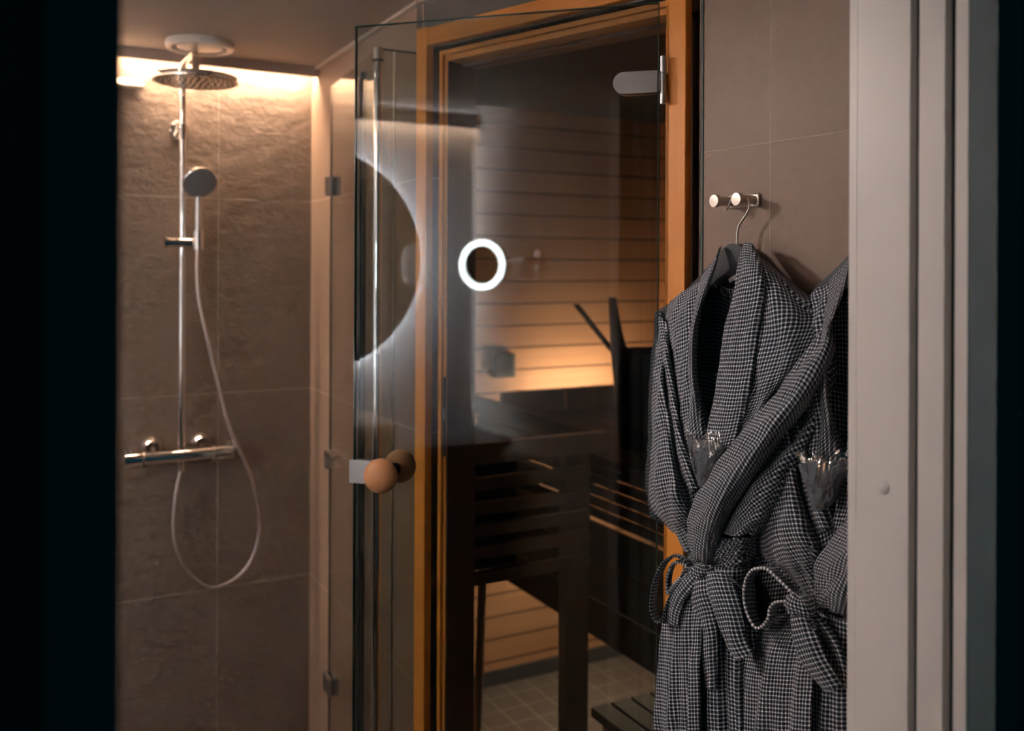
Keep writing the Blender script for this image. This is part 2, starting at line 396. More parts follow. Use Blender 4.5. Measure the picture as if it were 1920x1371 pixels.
# door frame (pine) in the angled wall: s along the wall, n out of it
e = empty('door_1', tuple(K), 'orange pine frame of the sauna doorway', None, None, 'structure')
FZ = A_['frame']; FH = A_['frameh']
b = B(); b.box(.003, .038, 0, .022, 0, 2.146, DF, .0015); b.build('casing', FZ, e)
b = B(); b.box(.692, .729, 0, .022, 0, 2.146, DF, .0015); b.build('casing', FZ, e)
b = B(); b.box(.0385, .6915, 0, .020, 2.103, 2.144, DF, .0012); b.build('head_casing', FH, e)
b = B(); b.box(.047, .058, -.06, -.010, 0, 2.094, DF, .001); b.build('frame_strip', FZ, e)
b = B(); b.box(.058, .680, -.06, -.010, 2.083, 2.094, DF, .001); b.build('head_strip', FH, e)
b = B(); b.box(.680, .6915, -.06, .012, 0, 2.094, DF, .001); b.build('frame_strip', FZ, e)
b = B(); b.box(.058, .064, -.067, -.019, 0, 2.083, DF, .001); b.build('stop_strip', FZ, e)
b = B(); b.box(.064, .680, -.067, -.019, 2.070, 2.083, DF, .001); b.build('head_stop', FH, e)
b = B(); b.box(.022, .066, -.115, -.0675, 0, 2.08, DF); b.box(.0645, .0665, -.067, -.0215, 0, 2.07, DF); b.build('reveal_board', A_['reveal'], e)
b = B(); b.box(.066, .68, -.115, -.0675, 2.064, 2.08, DF); b.build('head_reveal', A_['reveal'], e)
b = B(); b.box(.668, .72, -.115, -.0675, 0, 2.08, DF); b.build('reveal_board', A_['reveal'], e)
b = B(); b.box(.0575, .0645, -.0195, -.0165, 1.15, 1.335, DF, .001); sp = b.build('strike_plate', A_['darkmetal'], e)
b = B(); b.box(.059, .063, -.0165, -.0145, 1.235, 1.262, DF, .0005); b.build('striker', A_['steel'], sp)
b = B(); b.box(.066, .69, -.115, 0, 0, .02, DF); b.build('threshold', A_['reveal'], e)

# control box on the sauna wall
e = empty('sauna_thermostat', (.8, SY1, 1.17), 'small black control box on the planks of the sauna wall', 'control box')
B().box(.757, .846, .168, .1995, 1.172, 1.262, None, .006).build('housing', A_['rubber'], e)
B().box(.772, .831, .164, .1685, 1.187, 1.247, None, .002).build('front_plate', A_['darkmetal'], e)

# bench
e = empty('sauna_bench', (1.1, -.7, 0), 'dark wooden bench along the right side of the sauna', 'bench')
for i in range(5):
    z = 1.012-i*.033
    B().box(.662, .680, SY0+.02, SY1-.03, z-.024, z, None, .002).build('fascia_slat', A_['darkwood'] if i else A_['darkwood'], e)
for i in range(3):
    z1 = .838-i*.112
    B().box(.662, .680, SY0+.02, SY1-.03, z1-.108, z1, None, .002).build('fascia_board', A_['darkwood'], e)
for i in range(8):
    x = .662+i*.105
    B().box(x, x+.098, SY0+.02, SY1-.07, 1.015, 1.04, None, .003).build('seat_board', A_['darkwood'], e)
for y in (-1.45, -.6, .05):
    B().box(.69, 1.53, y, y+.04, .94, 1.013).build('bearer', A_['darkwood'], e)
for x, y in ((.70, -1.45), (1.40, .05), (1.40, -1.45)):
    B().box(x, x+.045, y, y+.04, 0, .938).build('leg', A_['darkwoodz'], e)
# board and shelf added to hide the lamp that washes the back wall
e2 = empty('lamp_screen', (1.1, .15, 1.1), 'added dark board screening a hidden lamp low on the sauna back wall', 'lamp screen')
B().box(.70, SX1-.01, .010, .022, 1.06, 1.14, None, .002).build('screen_board', A_['darkwoodx'], e2)
B().box(.70, SX1-.01, .022, .199, 1.06, 1.075).build('shelf', A_['darkwoodx'], e2)
B().box(.90, 1.35, .030, .042, 1.085, 1.097).build('lamp', A_['sled'], e2)
o = B().box(.98, 1.0, -.6, .1, .62, .632).build('light_strip', A_['sled2']); tag(o, 'warm light strip under the sauna bench', 'light strip')

# bucket with ladle
bx, by = .91, -.63
e = empty('sauna_bucket', (bx, by, 1.04), 'black sauna pail with one tall upright handle standing on the bench', 'bucket')
def bucket():
    n = 160; H = .295; vs = []; fs = []; rings = 9
    ref = Vector((-.88, -.1, 0)).normalized()  # side the handle grows from, turned to the left of the bench
    ang0 = math.atan2(.12, -.98)
    def top(t):
        d = abs((t-ang0+PI) % (2*PI)-PI); 
        q = max(0, 1-max(0, d-.13)/.52); return H+.165*q**4
    for side in (0, 1):
        for j in range(rings):
            f = j/(rings-1)
            for k in range(n):
                t = 2*PI*k/n+ang0; zt = top(t)*f
                d = abs((t-ang0+PI) % (2*PI)-PI)
                r = (.115+.03*min(zt, H)/H)-(.006 if side else 0)
                ext = max(0, zt-H)
                r += ext*.10
                vs.append((bx+math.cos(t)*r, by+math.sin(t)*r, 1.04+.0005+max(zt, .006*side)))
    for side in (0, 1):
        o = side*rings*n
        for j in range(rings-1):
            for k in range(n):
                q = (o+j*n+k, o+j*n+(k+1) % n, o+(j+1)*n+(k+1) % n, o+(j+1)*n+k)
                fs.append(q if not side else tuple(reversed(q)))
    for k in range(n):
        a = (rings-1)*n+k; c = (rings-1)*n+(k+1) % n; fs.append((a, c, c+rings*n, a+rings*n))
    fs.append(tuple(reversed(range(n)))); fs.append(tuple(rings*n+k for k in range(n)))
    return B().add(vs, fs)
bucket().build('pail', A_['bucket'], e)
e = empty('ladle', (bx-.05, by, 1.06), 'black ladle leaning out of the sauna pail, its handle pointing up left', 'ladle')
pa = onplane(1080, 571, (.80, 0, 0), Vector((1, 0, 0))); pb = onplane(1146, 655, (.875, 0, 0), Vector((1, 0, 0)))
pc = pb+(pb-pa)*1.15
d = (pb-pa).normalized(); side = Vector((.3, -.95, 0)).normalized(); up = d.cross(side).normalized()
fr = (pa, d, side, up)
B().box(0, (pc-pa).length, -.009, .009, -.006, .006, fr, .002).build('handle', A_['bucket'], e)
B().lathe(tuple(pc+Vector((0, 0, -.015))), (0, 0, 1), [(.001, -.03), (.03, -.028), (.042, 0), (.038, 0), (.027, -.024), (.001, -.026)], 24).build('bowl', A_['bucket'], e)

# heater and its guard
e = empty('sauna_heater', (.3, -.45, 0), 'dark steel sauna heater behind the wooden rail guard', 'heater')
B().box(.13, .425, -.62, -.22, .74, 1.05, None, .01).build('body', A_['rubber'], e)
B().box(.115, .44, -.635, -.205, 1.05, 1.08, None, .004).build('rim', A_['darkmetal'], e)
B().tube([(.300, -.60, 0), (.3236, -.60, .74)], .012, 14).build('leg', A_['steel'], e)
e = empty('heater_guard', (.3, -.6, 0), 'dark slatted wooden guard rail around the sauna heater', 'guard rail')
def post(x, y): B().box(x, x+.075, y, y+.035, 0, 1.10, None, .002).build('post', A_['darkwoodz'], e)
post(.452, -.835); post(.085, -.835)
B().box(.452, .527, .02, .055, 0, 1.10).build('post', A_['darkwoodz'], e)
B().box(.084, .560, -.875, -.836, 1.098, 1.15, None, .002).build('top_rail', A_['darkwoodx'], e)
B().box(.522, .560, -.835, .055, 1.098, 1.15, None, .002).build('top_rail', A_['darkwood'], e)
for z in (1.028, .965, .91, .855, .79):
    B().box(.10, .520, -.853, -.8355, z, z+.032, None, .002).build('rail', A_['darkwoodx'], e)
    B().box(.5275, .542, -.82, .05, z, z+.032, None, .002).build('side_rail', A_['darkwood'], e)
# footstool
e = empty('sauna_step', (.68, -1.1, 0), 'low dark slatted step in front of the sauna bench', 'step')
for i in range(5):
    x = .535+i*.066
    B().box(x, x+.058, -1.36, -.835, .375, .40, None, .002).build('slat', A_['darkwood'], e)
for y in (-1.33, -.90): B().box(.55, .85, y, y+.03, .33, .3745).build('bearer', A_['darkwoodx'], e)
for x in (.56, .61): pass
for x, y in ((.555, -1.33), (.555, -.90), (.81, -1.33), (.81, -.90)): B().box(x, x+.035, y+.0005, y+.0295, 0, .33).build('leg', A_['darkwoodz'], e)

# ================================================================= SAUNA GLASS DOOR
G0 = Vector((.198, -1.571, 0)); GD = Vector((-.7038557668710269, .7103429167961054, 0)); GN = Vector((-.7103429167961054, -.7038557668710269, 0))
GF = (G0, GD, GN, Z); GL = .6166
e = empty('glass_door', tuple(G0), 'tinted glass sauna door standing ajar with round wooden knobs', 'glass door')
g = B().box(0.004, GL, -.008, 0, .012, 2.078, GF).build('glass_pane', A_['glass'], e)
b = B(); b.box(GL, GL+.0015, -.0085, .0005, .012, 2.0795, GF); b.box(.004, GL, -.0085, .0005, 2.078, 2.0795, GF); b.box(.0025, .004, -.0085, .0005, .012, 2.0795, GF); b.build('pane_edge', A_['glassedge'], g)
for zc in (1.932, .25):
    h = B()
    prof = []
    n = 14; x1 = .086; hw = .020
    pts = [(.004, -hw), (.004, hw)]+[(x1-hw+hw*math.sin(PI*k/n), hw*math.cos(PI*k/n)) for k in range(n+1)]
    for lo, hi in ((.0005, .011), (-.019, -.0085)):
        vs = [G0+GD*x+GN*lo+Z*(zc+z) for x, z in pts]+[G0+GD*x+GN*hi+Z*(zc+z) for x, z in pts]; m = len(pts)
        fs = [tuple(range(m)), tuple(range(2*m-1, m-1, -1))]+[(i, m+i, m+(i+1) % m, (i+1) % m) for i in range(m)]
        h.add(vs, fs)
    hh = h.build('hinge', A_['steel'], e)
    B().box(-.010, .014, -.004, .006, zc-.018, zc+.019, GF, .001).build('hinge_tongue', A_['steel'], hh)
    b = B(); b.tube([G0+GD*-.006+GN*.004+Z*(zc-.041), G0+GD*-.006+GN*.004+Z*(zc+.014)], .0058, 16); b.tube([G0+GD*-.006+GN*.004+Z*(zc+.0155), G0+GD*-.006+GN*.004+Z*(zc+.046)], .0058, 16)
    b.build('hinge_barrel', A_['steel'], hh)
kc = G0+GD*.5375+Z*1.1805
def ball(c, ax, r): 
    prof = [(r*math.sin(PI*k/16)*(1.0), -r*.82*math.cos(PI*k/16)) for k in range(17)]
    return B().lathe(c, ax, prof, 32)
ball(kc+GN*.043, GN, .034).build('knob', A_['knob'], e)
ball(kc-GN*.051, -GN, .034).build('knob', A_['knob'], e)
B().tube([kc-GN*.03, kc+GN*.02], .013, 20).build('knob_spindle', A_['rubber'], e)
b = B(); b.box(.568, .6255, .001, .0035, 1.152, 1.199, GF, .0006); b.box(.568, .6255, -.0115, -.009, 1.152, 1.199, GF, .0006); b.box(.6185, .6255, -.009, .001, 1.152, 1.199, GF)
b.build('latch_plate', A_['steel'], e)

# ================================================================= SHOWER
e = empty('shower_fixture', (-.406, 0, .6), 'chrome rain shower column with mixer bar on the slate wall', 'shower')
px_, py_ = -.406, -.06
arch = []
zt = 2.192; R = .035
pts = [(px_, py_, 1.05), (px_, py_, zt-R)]
for k in range(1, 7):
    t = PI/2*k/6; pts.append((px_, py_-R+R*math.cos(t), zt-R+R*math.sin(t)))
yh = -.28
for k in range(1, 7):
    t = PI/2*k/6; pts.append((px_, yh+R-R*math.sin(t), zt-R+R*math.cos(t)))
pts.append((px_, yh, 2.122))
B().tube(pts, .0105, 18).build('riser_pipe', A_['chrome'], e)
B().tube([(px_, py_, 1.965), (px_, py_, 2.01)], .0135, 18).build('pipe_collar', A_['chrome'], e)
b = B().tube([(px_, -.008, 2.0), (px_, -.06, 2.0)], .009, 16); b.lathe((px_, -.0005, 2.0), (0, -1, 0), [(.030, 0), (.030, .006), (.024, .012), (.001, .013)], 32); b.build('wall_bracket', A_['chrome'], e)
b = B().lathe((px_, yh, 2.095), (0, 0, 1), [(.001, 0), (.110, 0), (.1145, .002), (.115, .006), (.115, .014), (.112, .017), (.10, .019), (.03, .020), (.018, .024), (.018, .034), (.001, .035)], 64)
hd = b.build('rain_head', A_['chrome'], e)
b = B().lathe((px_, yh, 2.0948), (0, 0, -1), [(.001, 0), (.104, 0), (.104, -.001)], 48); b.build('spray_face', A_['pegsteel'], hd)
b = B()
for ring, cnt in ((.016, 6), (.034, 12), (.052, 18), (.070, 24), (.087, 28), (.099, 32)):
    for k in range(cnt):
        t = 2*PI*k/cnt+ring*30; b.lathe((px_+ring*math.cos(t), yh+ring*math.sin(t), 2.094), (0, 0, -1), [(.0026, -.001), (.0022, .0018), (.0001, .0019)], 6)
b.build('spray_nozzles', A_['nub'], hd)
# slider and hand shower
b = B().tube([(-.449, -.062, 1.659), (-.372, -.062, 1.659)], .0155, 22)
b.tube([(-.4575, -.062, 1.659), (-.4495, -.062, 1.659)], .020, 24)
sl = b.build('slider', A_['chrome'], e)
B().tube([(-.362, -.070, 1.640), (-.362, -.076, 1.696)], .0165, 22).build('slider_holder', A_['chrome'], sl)
hs0 = Vector((-.363, -.075, 1.640)); hs1 = Vector((-.365, -.092, 1.80))
hp = [hs0+(hs1-hs0)*t for t in (0, .2, .5, .8, 1)]
hpp = B().tube(hp+[Vector((-.3665, -.098, 1.825))], [.009, .0105, .011, .0115, .012, .012], 18)
hh = hpp.build('hand_shower', A_['chrome'], e)
ax = Vector((.10, -.80, -.60)).normalized(); hc = Vector((-.368, -.122, 1.838))
B().lathe(hc, ax, [(.001, -.022), (.03, -.019), (.046, -.010), (.0505, 0), (.0505, .006), (.047, .009)], 40).build('hand_shower_shell', A_['chrome'], hh)
B().lathe(hc+ax*.0085, ax, [(.0475, -.001), (.0475, .001), (.040, .002), (.001, .002)], 40).build('hand_shower_face', A_['nozzle'], hh)
hose = [(-.363, -.074, 1.645), (-.3655, -.078, 1.58), (-.361, -.08, 1.494), (-.342, -.08, 1.399), (-.316, -.08, 1.286), (-.271, -.085, 1.107), (-.222, -.085, .985), (-.193, -.085, .89), (-.181, -.085, .80), (-.201, -.085, .708), (-.25, -.085, .650), (-.316, -.085, .632), (-.377, -.085, .673), (-.415, -.085, .742), (-.429, -.08, .81), (-.425, -.075, .905), (-.410, -.072, .985), (-.408, -.07, 1.01)]
B().tube(spline([Vector(p) for p in hose], 8), .0068, 12).build('hose', A_['hose'], e)
b = B().tube([(-.556, -.07, 1.03), (-.262, -.07, 1.03)], .0195, 24); mx = b.build('mixer_bar', A_['chrome'], e)
for x0, x1 in ((-.563, -.515), (-.312, -.258)):
    B().tube([(x0, -.07, 1.03), (x1, -.07, 1.03)], .0212, 24).build('mixer_knob', A_['chrome'], mx)
for x in (-.512, -.315): B().tube([(x-.004, -.07, 1.03), (x+.003, -.07, 1.03)], .0222, 24).build('grip_ring', A_['pegsteel'], mx)
for x in (-.553, -.268): B().box(x-.007, x+.007, -.077, -.063, 1.045, 1.060, None, .002).build('stop_button', A_['pegsteel'], mx)
for x in (-.483, -.341):
    b = B().lathe((x, -.0005, 1.052), (0, -1, 0), [(.034, 0), (.034, .006), (.030, .016), (.020, .024), (.017, .03)], 32); b.tube([(x, -.025, 1.05), (x, -.068, 1.036)], .013, 18); b.build('rosette', A_['chrome'], mx)
B().tube([(-.408, -.07, 1.015), (-.408, -.07, .985)], .0105, 16).build('hose_nut', A_['chrome'], mx)
# squeegee bar on the wall
e = empty('stabiliser_bar', (-.6, 0, 2.12), 'white flat bar on the shower wall below the light strip', 'bar')
vs = [(x, y, z) for x in (-.80, -.512) for y, z in ((-.046, 2.112), (-.006, 2.112), (-.006, 2.140), (-.012, 2.140), (-.046, 2.118))]
B().add(vs, [(4, 3, 2, 1, 0), (5, 6, 7, 8, 9)]+[(i, (i+1) % 5, 5+(i+1) % 5, 5+i) for i in range(5)]).build('rail', A_['plastic'], e)
B().box(-.545, -.525, -.0055, -.0005, 2.116, 2.136).build('bracket', A_['plastic'], e)
# ceiling valve
vx, vy = -.391, -.261
vx, vy = -.388, -.232
e = empty('ceiling_vent', (vx, vy, ZC), 'round white ceiling vent above the rain shower head', 'vent')
B().lathe((vx, vy, ZC-.0005), (0, 0, -1), [(.091, 0), (.093, .010), (.091, .018), (.086, .022), (.076, .020), (.072, .010), (.068, .0)], 56).build('outer_ring', A_['plastic'], e)
B().lathe((vx, vy, ZC-.0005), (0, 0, -1), [(.02, 0), (.02, .010), (.050, .008), (.062, .013), (.061, .016), (.045, .019), (.001, .020)], 48).build('disc', A_['plastic'], e)
# folded shower doors
PX = -.103
e = empty('shower_door', (PX, -.90, 0), 'folded clear glass shower door with chrome post beside the slate wall', 'shower door')
B().tube([(PX, -.90, .01), (PX, -.90, 2.070)], .0115, 20).build('post', A_['chrome'], e)
b = B().tube([(PX, -.90, 2.0715), (PX, -.90, 2.098)], .0115, 20); b.build('post_cap', A_['pegsteel'], e)
B().tube([(PX, -.90, 2.0655), (PX, -.90, 2.0715)], .0135, 20).build('post_ring', A_['rubber'], e)
p2 = B().box(PX+.012, -.002, -.904, -.896, .02, 2.096).build('fixed_pane', A_['sglass'], e)
B().box(-.0645, -.0625, -.906, -.894, .02, 2.094).build('pane_joint', A_['pegsteel'], p2)
B().box(PX+.012, -.002, -.905, -.895, 2.096, 2.0975).build('pane_edge', A_['glassedge'], p2)
A0 = Vector((PX+.002, -.886, 0)); A1 = Vector((-.062, -.412, 0)); AD = (A1-A0).normalized(); AL = (A1-A0).length
AF = (A0, AD, Vector((-AD.y, AD.x, 0)), Z)
p1 = B().box(.004, AL, -.003, .003, .02, 2.096, AF).build('door_pane', A_['sglass'], e)
B().box(AL, AL+.0012, -.0033, .0033, .02, 2.096, AF).build('pane_edge', A_['sedge'], p1)
B().box(.128, .140, -.009, .0045, .02, 2.07, AF).build('seal_strip', A_['rubber'], p1)
B().box(.1405, .152, .0035, .010, .02, 2.06, AF).build('seal_profile', A_['pegsteel'], p1)
for zc in (1.815, .43):
    b = B(); b.box(AL-.05, AL+.012, .004, .016, zc-.026, zc+.026, AF, .002); b.box(AL-.05, AL+.012, -.016, -.004, zc-.026, zc+.026, AF, .002)
    b.build('clamp', A_['steel'], p1)
b = B(); b.box(AL-.11, AL-.02, .012, .022, 1.068, 1.082, AF, .003); b.box(AL-.03, AL-.018, .0035, .022, 1.03, 1.082, AF, .003); b.box(AL-.105, AL-.095, .0035, .014, 1.068, 1.082, AF, .002)
b.build('handle', A_['pegsteel'], p1)

# ================================================================= LEFT WALL (seen in the glass)
MY, MZ, MR = -1.525, 1.62, .43
e = empty('round_mirror', (XL, MY, MZ), 'large round backlit mirror reflected in the sauna door glass', 'mirror')
B().lathe((XL+.034, MY, MZ), (1, 0, 0), [(.001, 0), (MR, 0), (MR, .005), (.001, .005)], 96).build('mirror_glass', A_['mirror'], e)
B().lathe((XL+.001, MY, MZ), (1, 0, 0), [(.30, 0), (.30, .03), (.02, .03)], 48).build('back_box', A_['steel'], e)
B().lathe((XL+.012, MY, MZ), (1, 0, 0), [(MR-.035, 0), (MR-.020, 0), (MR-.012, .018), (MR-.035, .018)], 96, True).build('light_band', A_['halo'], e)
def vadd(p, q, k): return Vector(p)+Vector(q)*k
mc = Vector((-1.545, -2.055, 1.60)); ma = Vector((-.10, 1.0, .0))
# face turned towards the virtual camera, a little aside
n0 = Vector((.71034, .70386, 0)); vm = CAM+n0*0
cm = CAM-2*((CAM-G0).dot(GN))*GN; face = (cm-mc).normalized()
face = Matrix.Rotation(math.radians(26), 3, 'Z')@face; face.z = 0; face.normalize()
e = empty('magnifying_mirror', (mc.x, YF-.038, 1.60), 'small round magnifying mirror with a glowing ring, reflected in the glass', 'mirror')
B().lathe(mc, face, [(.001, -.05), (.080, -.05), (.097, -.04), (.1, 0), (.097, .004)], 56).build('housing', A_['housing'], e)
B().lathe(mc, face, [(.073, .003), (.073, .006), (.094, .006), (.094, .003)], 56, True).build('light_ring', A_['ring'], e)
B().lathe(mc, face, [(.001, .004), (.0698, .0045)], 56).build('mirror_glass', A_['mirror'], e)
jx = mc.x+.17
b = B(); b.tube([mc-face*.05, mc-face*.06, (jx, YF+.01, 1.62), (jx, YF-.036, 1.62)], .012, 14); b.build('arm', A_['pegsteel'], e)
B().lathe((jx, YF-.0375, 1.62), (0, 1, 0), [(.032, 0), (.032, .01), (.02, .016), (.001, .017)], 28).build('wall_plate', A_['chrome'], e)
# vanity
e = empty('vanity', (XL+.24, -1.5, 0), 'dark vanity with a pale counter, faintly reflected in the glass', 'vanity')
B().box(XL+.002, XL+.44, YF+.02, -.95, .35, .915, None, .004).build('cabinet', A_['cabinet'], e)
B().box(XL+.002, XL+.46, YF+.004, -.93, .917, .945, None, .003).build('counter', A_['cabinet'], e)
e = empty('washbasin', (XL+.25, -1.45, .945), 'pale washbasin on the vanity, a blurred wedge in the glass', 'basin')
b = B(); b.box(XL+.06, XL+.42, -1.72, -1.22, .9455, 1.03, None, .012); b.build('bowl', A_['counter'], e)
for i, (x, y) in enumerate(((-1.86, -2.07), (-1.80, -1.95))):
    c = B().lathe((x, y, .9455), (0, 0, 1), [(.001, .001), (.026, .001), (.032, .09), (.030, .09), (.0245, .004), (.001, .004)], 28).build('tumbler', A_['cup'])
    tag(c, ('clear tumbler on the vanity nearest the corner, faint in the glass', 'second clear tumbler on the vanity, farther from the corner')[i], 'glass', 'tumblers on the vanity')

# ================================================================= HOOKS, HANGERS, ROBES
def W(px, py, w, dt=0.): return onplane(px, py, RW+RN*w, RN)+RT*dt
def wall_t(p): return (p-RW).dot(RT)
def rack(t, z, label):
    o = RW+RT*t+Z*z
    e = empty('hook_rack', tuple(o), label, 'hook rack', 'hook racks on the tile wall')
    fr = (o, RT, RN, Z)
    B().box(-.036, .036, .0005, .006, -.012, .012, fr, .003).build('plate', A_['pegsteel'], e)
    for k in (-.026, .026):
        b = B(); c = o+RT*k
        b.lathe(c+RN*.005, RN, [(.0001, 0), (.008, .0), (.008, .033), (.0108, .0345), (.0112, .036), (.0112, .041), (.0105, .0425), (.0001, .0427)], 28)
        b.build('peg', A_['pegsteel'], e)
pp = W(1392, 377, .006); rt = wall_t(pp); rz = pp.z
rack(rt, rz, 'brushed steel double hook holding the hanger of the nearer-to-the-sauna robe')
RD = .275
rack(rt+RD+.036, rz, 'brushed steel double hook mostly behind the white door lining')
def hanger(dt, label):
    c = W(1383, 452, .028, dt)
    e = empty('coat_hanger', tuple(c), label, 'coat hanger')
    hk = [(1362, 393), (1366, 387), (1371, 376), (1377, 369), (1386, 366), (1397, 369), (1404, 380), (1404, 392), (1397, 406), (1388, 419), (1383, 433), (1382, 452), (1382, 462)]
    B().tube(spline([W(x, y, .028, dt) for x, y in hk], 5), .0021, 10).build('hook', A_['pegsteel'], e)
    o = W(1380, 460, .024, dt); t0 = wall_t(o); fr = (RW+RT*t0+RN*.024+Z*o.z, RT, RN, Z)
    prof = []
    top = [(-.175, -.125), (-.13, -.088), (-.08, -.052), (-.045, -.024), (-.028, -.008), (-.012, .0015), (0, .003), (.012, .0015), (.028, -.008), (.045, -.024), (.08, -.052), (.13, -.088), (.175, -.125)]
    bot = [(.17, -.15), (.12, -.122), (.07, -.092), (.03, -.068), (0, -.060), (-.03, -.068), (-.07, -.092), (-.12, -.122), (-.17, -.15)]
    prof = top+bot; m = len(prof)
    vs = [fr[0]+RT*x+Z*z+RN*d for d in (-.007, .007) for x, z in prof]
    # strip triangulation friendly: build as ngons
    fs = [tuple(range(m)), tuple(range(2*m-1, m-1, -1))]+[(i, m+i, m+(i+1) % m, (i+1) % m) for i in range(m)]
    B().add(vs, fs).build('body', A_['hanger'], e)
    return e
hanger(0, 'black hanger with a steel hook carrying the robe beside the door frame')
hanger(RD, 'black hanger carrying the robe cut off by the white lining')

def patch(name, rows, mat, parent, dt=0., nu=6, nv=7, wr=.0015, fr=38, slant=.6, seed=0, thick=.0028, uvrot=0, uvo=(0, 0), px=True, pleat=None):
    """smooth cloth sheet through a grid of control points, with creases, real thickness and check UVs"""
    if px: rows = [[W(a, b_, c, dt) for a, b_, c in r] for r in rows]
    else: rows = [[Vector(p) for p in r] for r in rows]
    rs = [spline(r, nu) for r in rows]
    cols = list(zip(*rs)); cols = [spline([Vector(p) for p in c], nv) for c in cols]
    G = [list(r) for r in zip(*cols)]; nr, nc = len(G), len(G[0])
    U = [[0]*nc for _ in range(nr)]; V = [[0]*nc for _ in range(nr)]
    for i in range(nr):
        mid = nc//2
        for j in range(mid+1, nc): U[i][j] = U[i][j-1]+(G[i][j]-G[i][j-1]).length
        for j in range(mid-1, -1, -1): U[i][j] = U[i][j+1]-(G[i][j]-G[i][j+1]).length
    for j in range(nc):
        for i in range(1, nr): V[i][j] = V[i-1][j]+(G[i][j]-G[i-1][j]).length
    vm = [sum(V[i])/nc for i in range(nr)]
    P = []
    for i in range(nr):
        for j in range(nc):
            a = G[i][min(j+1, nc-1)]-G[i][max(j-1, 0)]; c = G[min(i+1, nr-1)][j]-G[max(i-1, 0)][j]
            n = a.cross(c); n = n.normalized() if n.length > 1e-9 else RN.copy()
            if n.dot(RN) < 0: n = -n
            u, v = U[i][j], V[i][j]
            h = wr*(noise.noise(Vector((u*fr+v*fr*slant*.5, v*fr*.33, seed)))+.5*noise.noise(Vector((u*fr*2.2, v*fr*.9+u*9, seed+7))))*2
            if pleat:
                e_ = min(1., j/4., (nc-1-j)/4.)
                h += pleat[0]*e_*min(1, .25+v*2.2)*(math.sin(j/(nc-1)*2*PI*pleat[1]+pleat[2]+v*1.2)+.45*math.sin(j/(nc-1)*2*PI*pleat[1]*2.3+1+pleat[2]-v*3))
            P.append(G[i][j]+n*h)
    fs = []
    for i in range(nr-1):
        for j in range(nc-1):
            q = (i*nc+j, i*nc+j+1, (i+1)*nc+j+1, (i+1)*nc+j); fs.append(q)
    cs, sn = math.cos(uvrot), math.sin(uvrot)
    uv = []
    for i in range(nr):
        for j in range(nc):
            u, v = U[i][j]+uvo[0], (V[i][j]*.6+vm[i]*.4)+uvo[1]; uv.append((u*cs-v*sn+3, u*sn+v*cs+3))
    o = mesh_obj(name, P, fs, mat, parent, uv, True)
    if thick:
        md = o.modifiers.new('thickness', 'SOLIDIFY'); md.thickness = thick; md.offset = 0
    return o

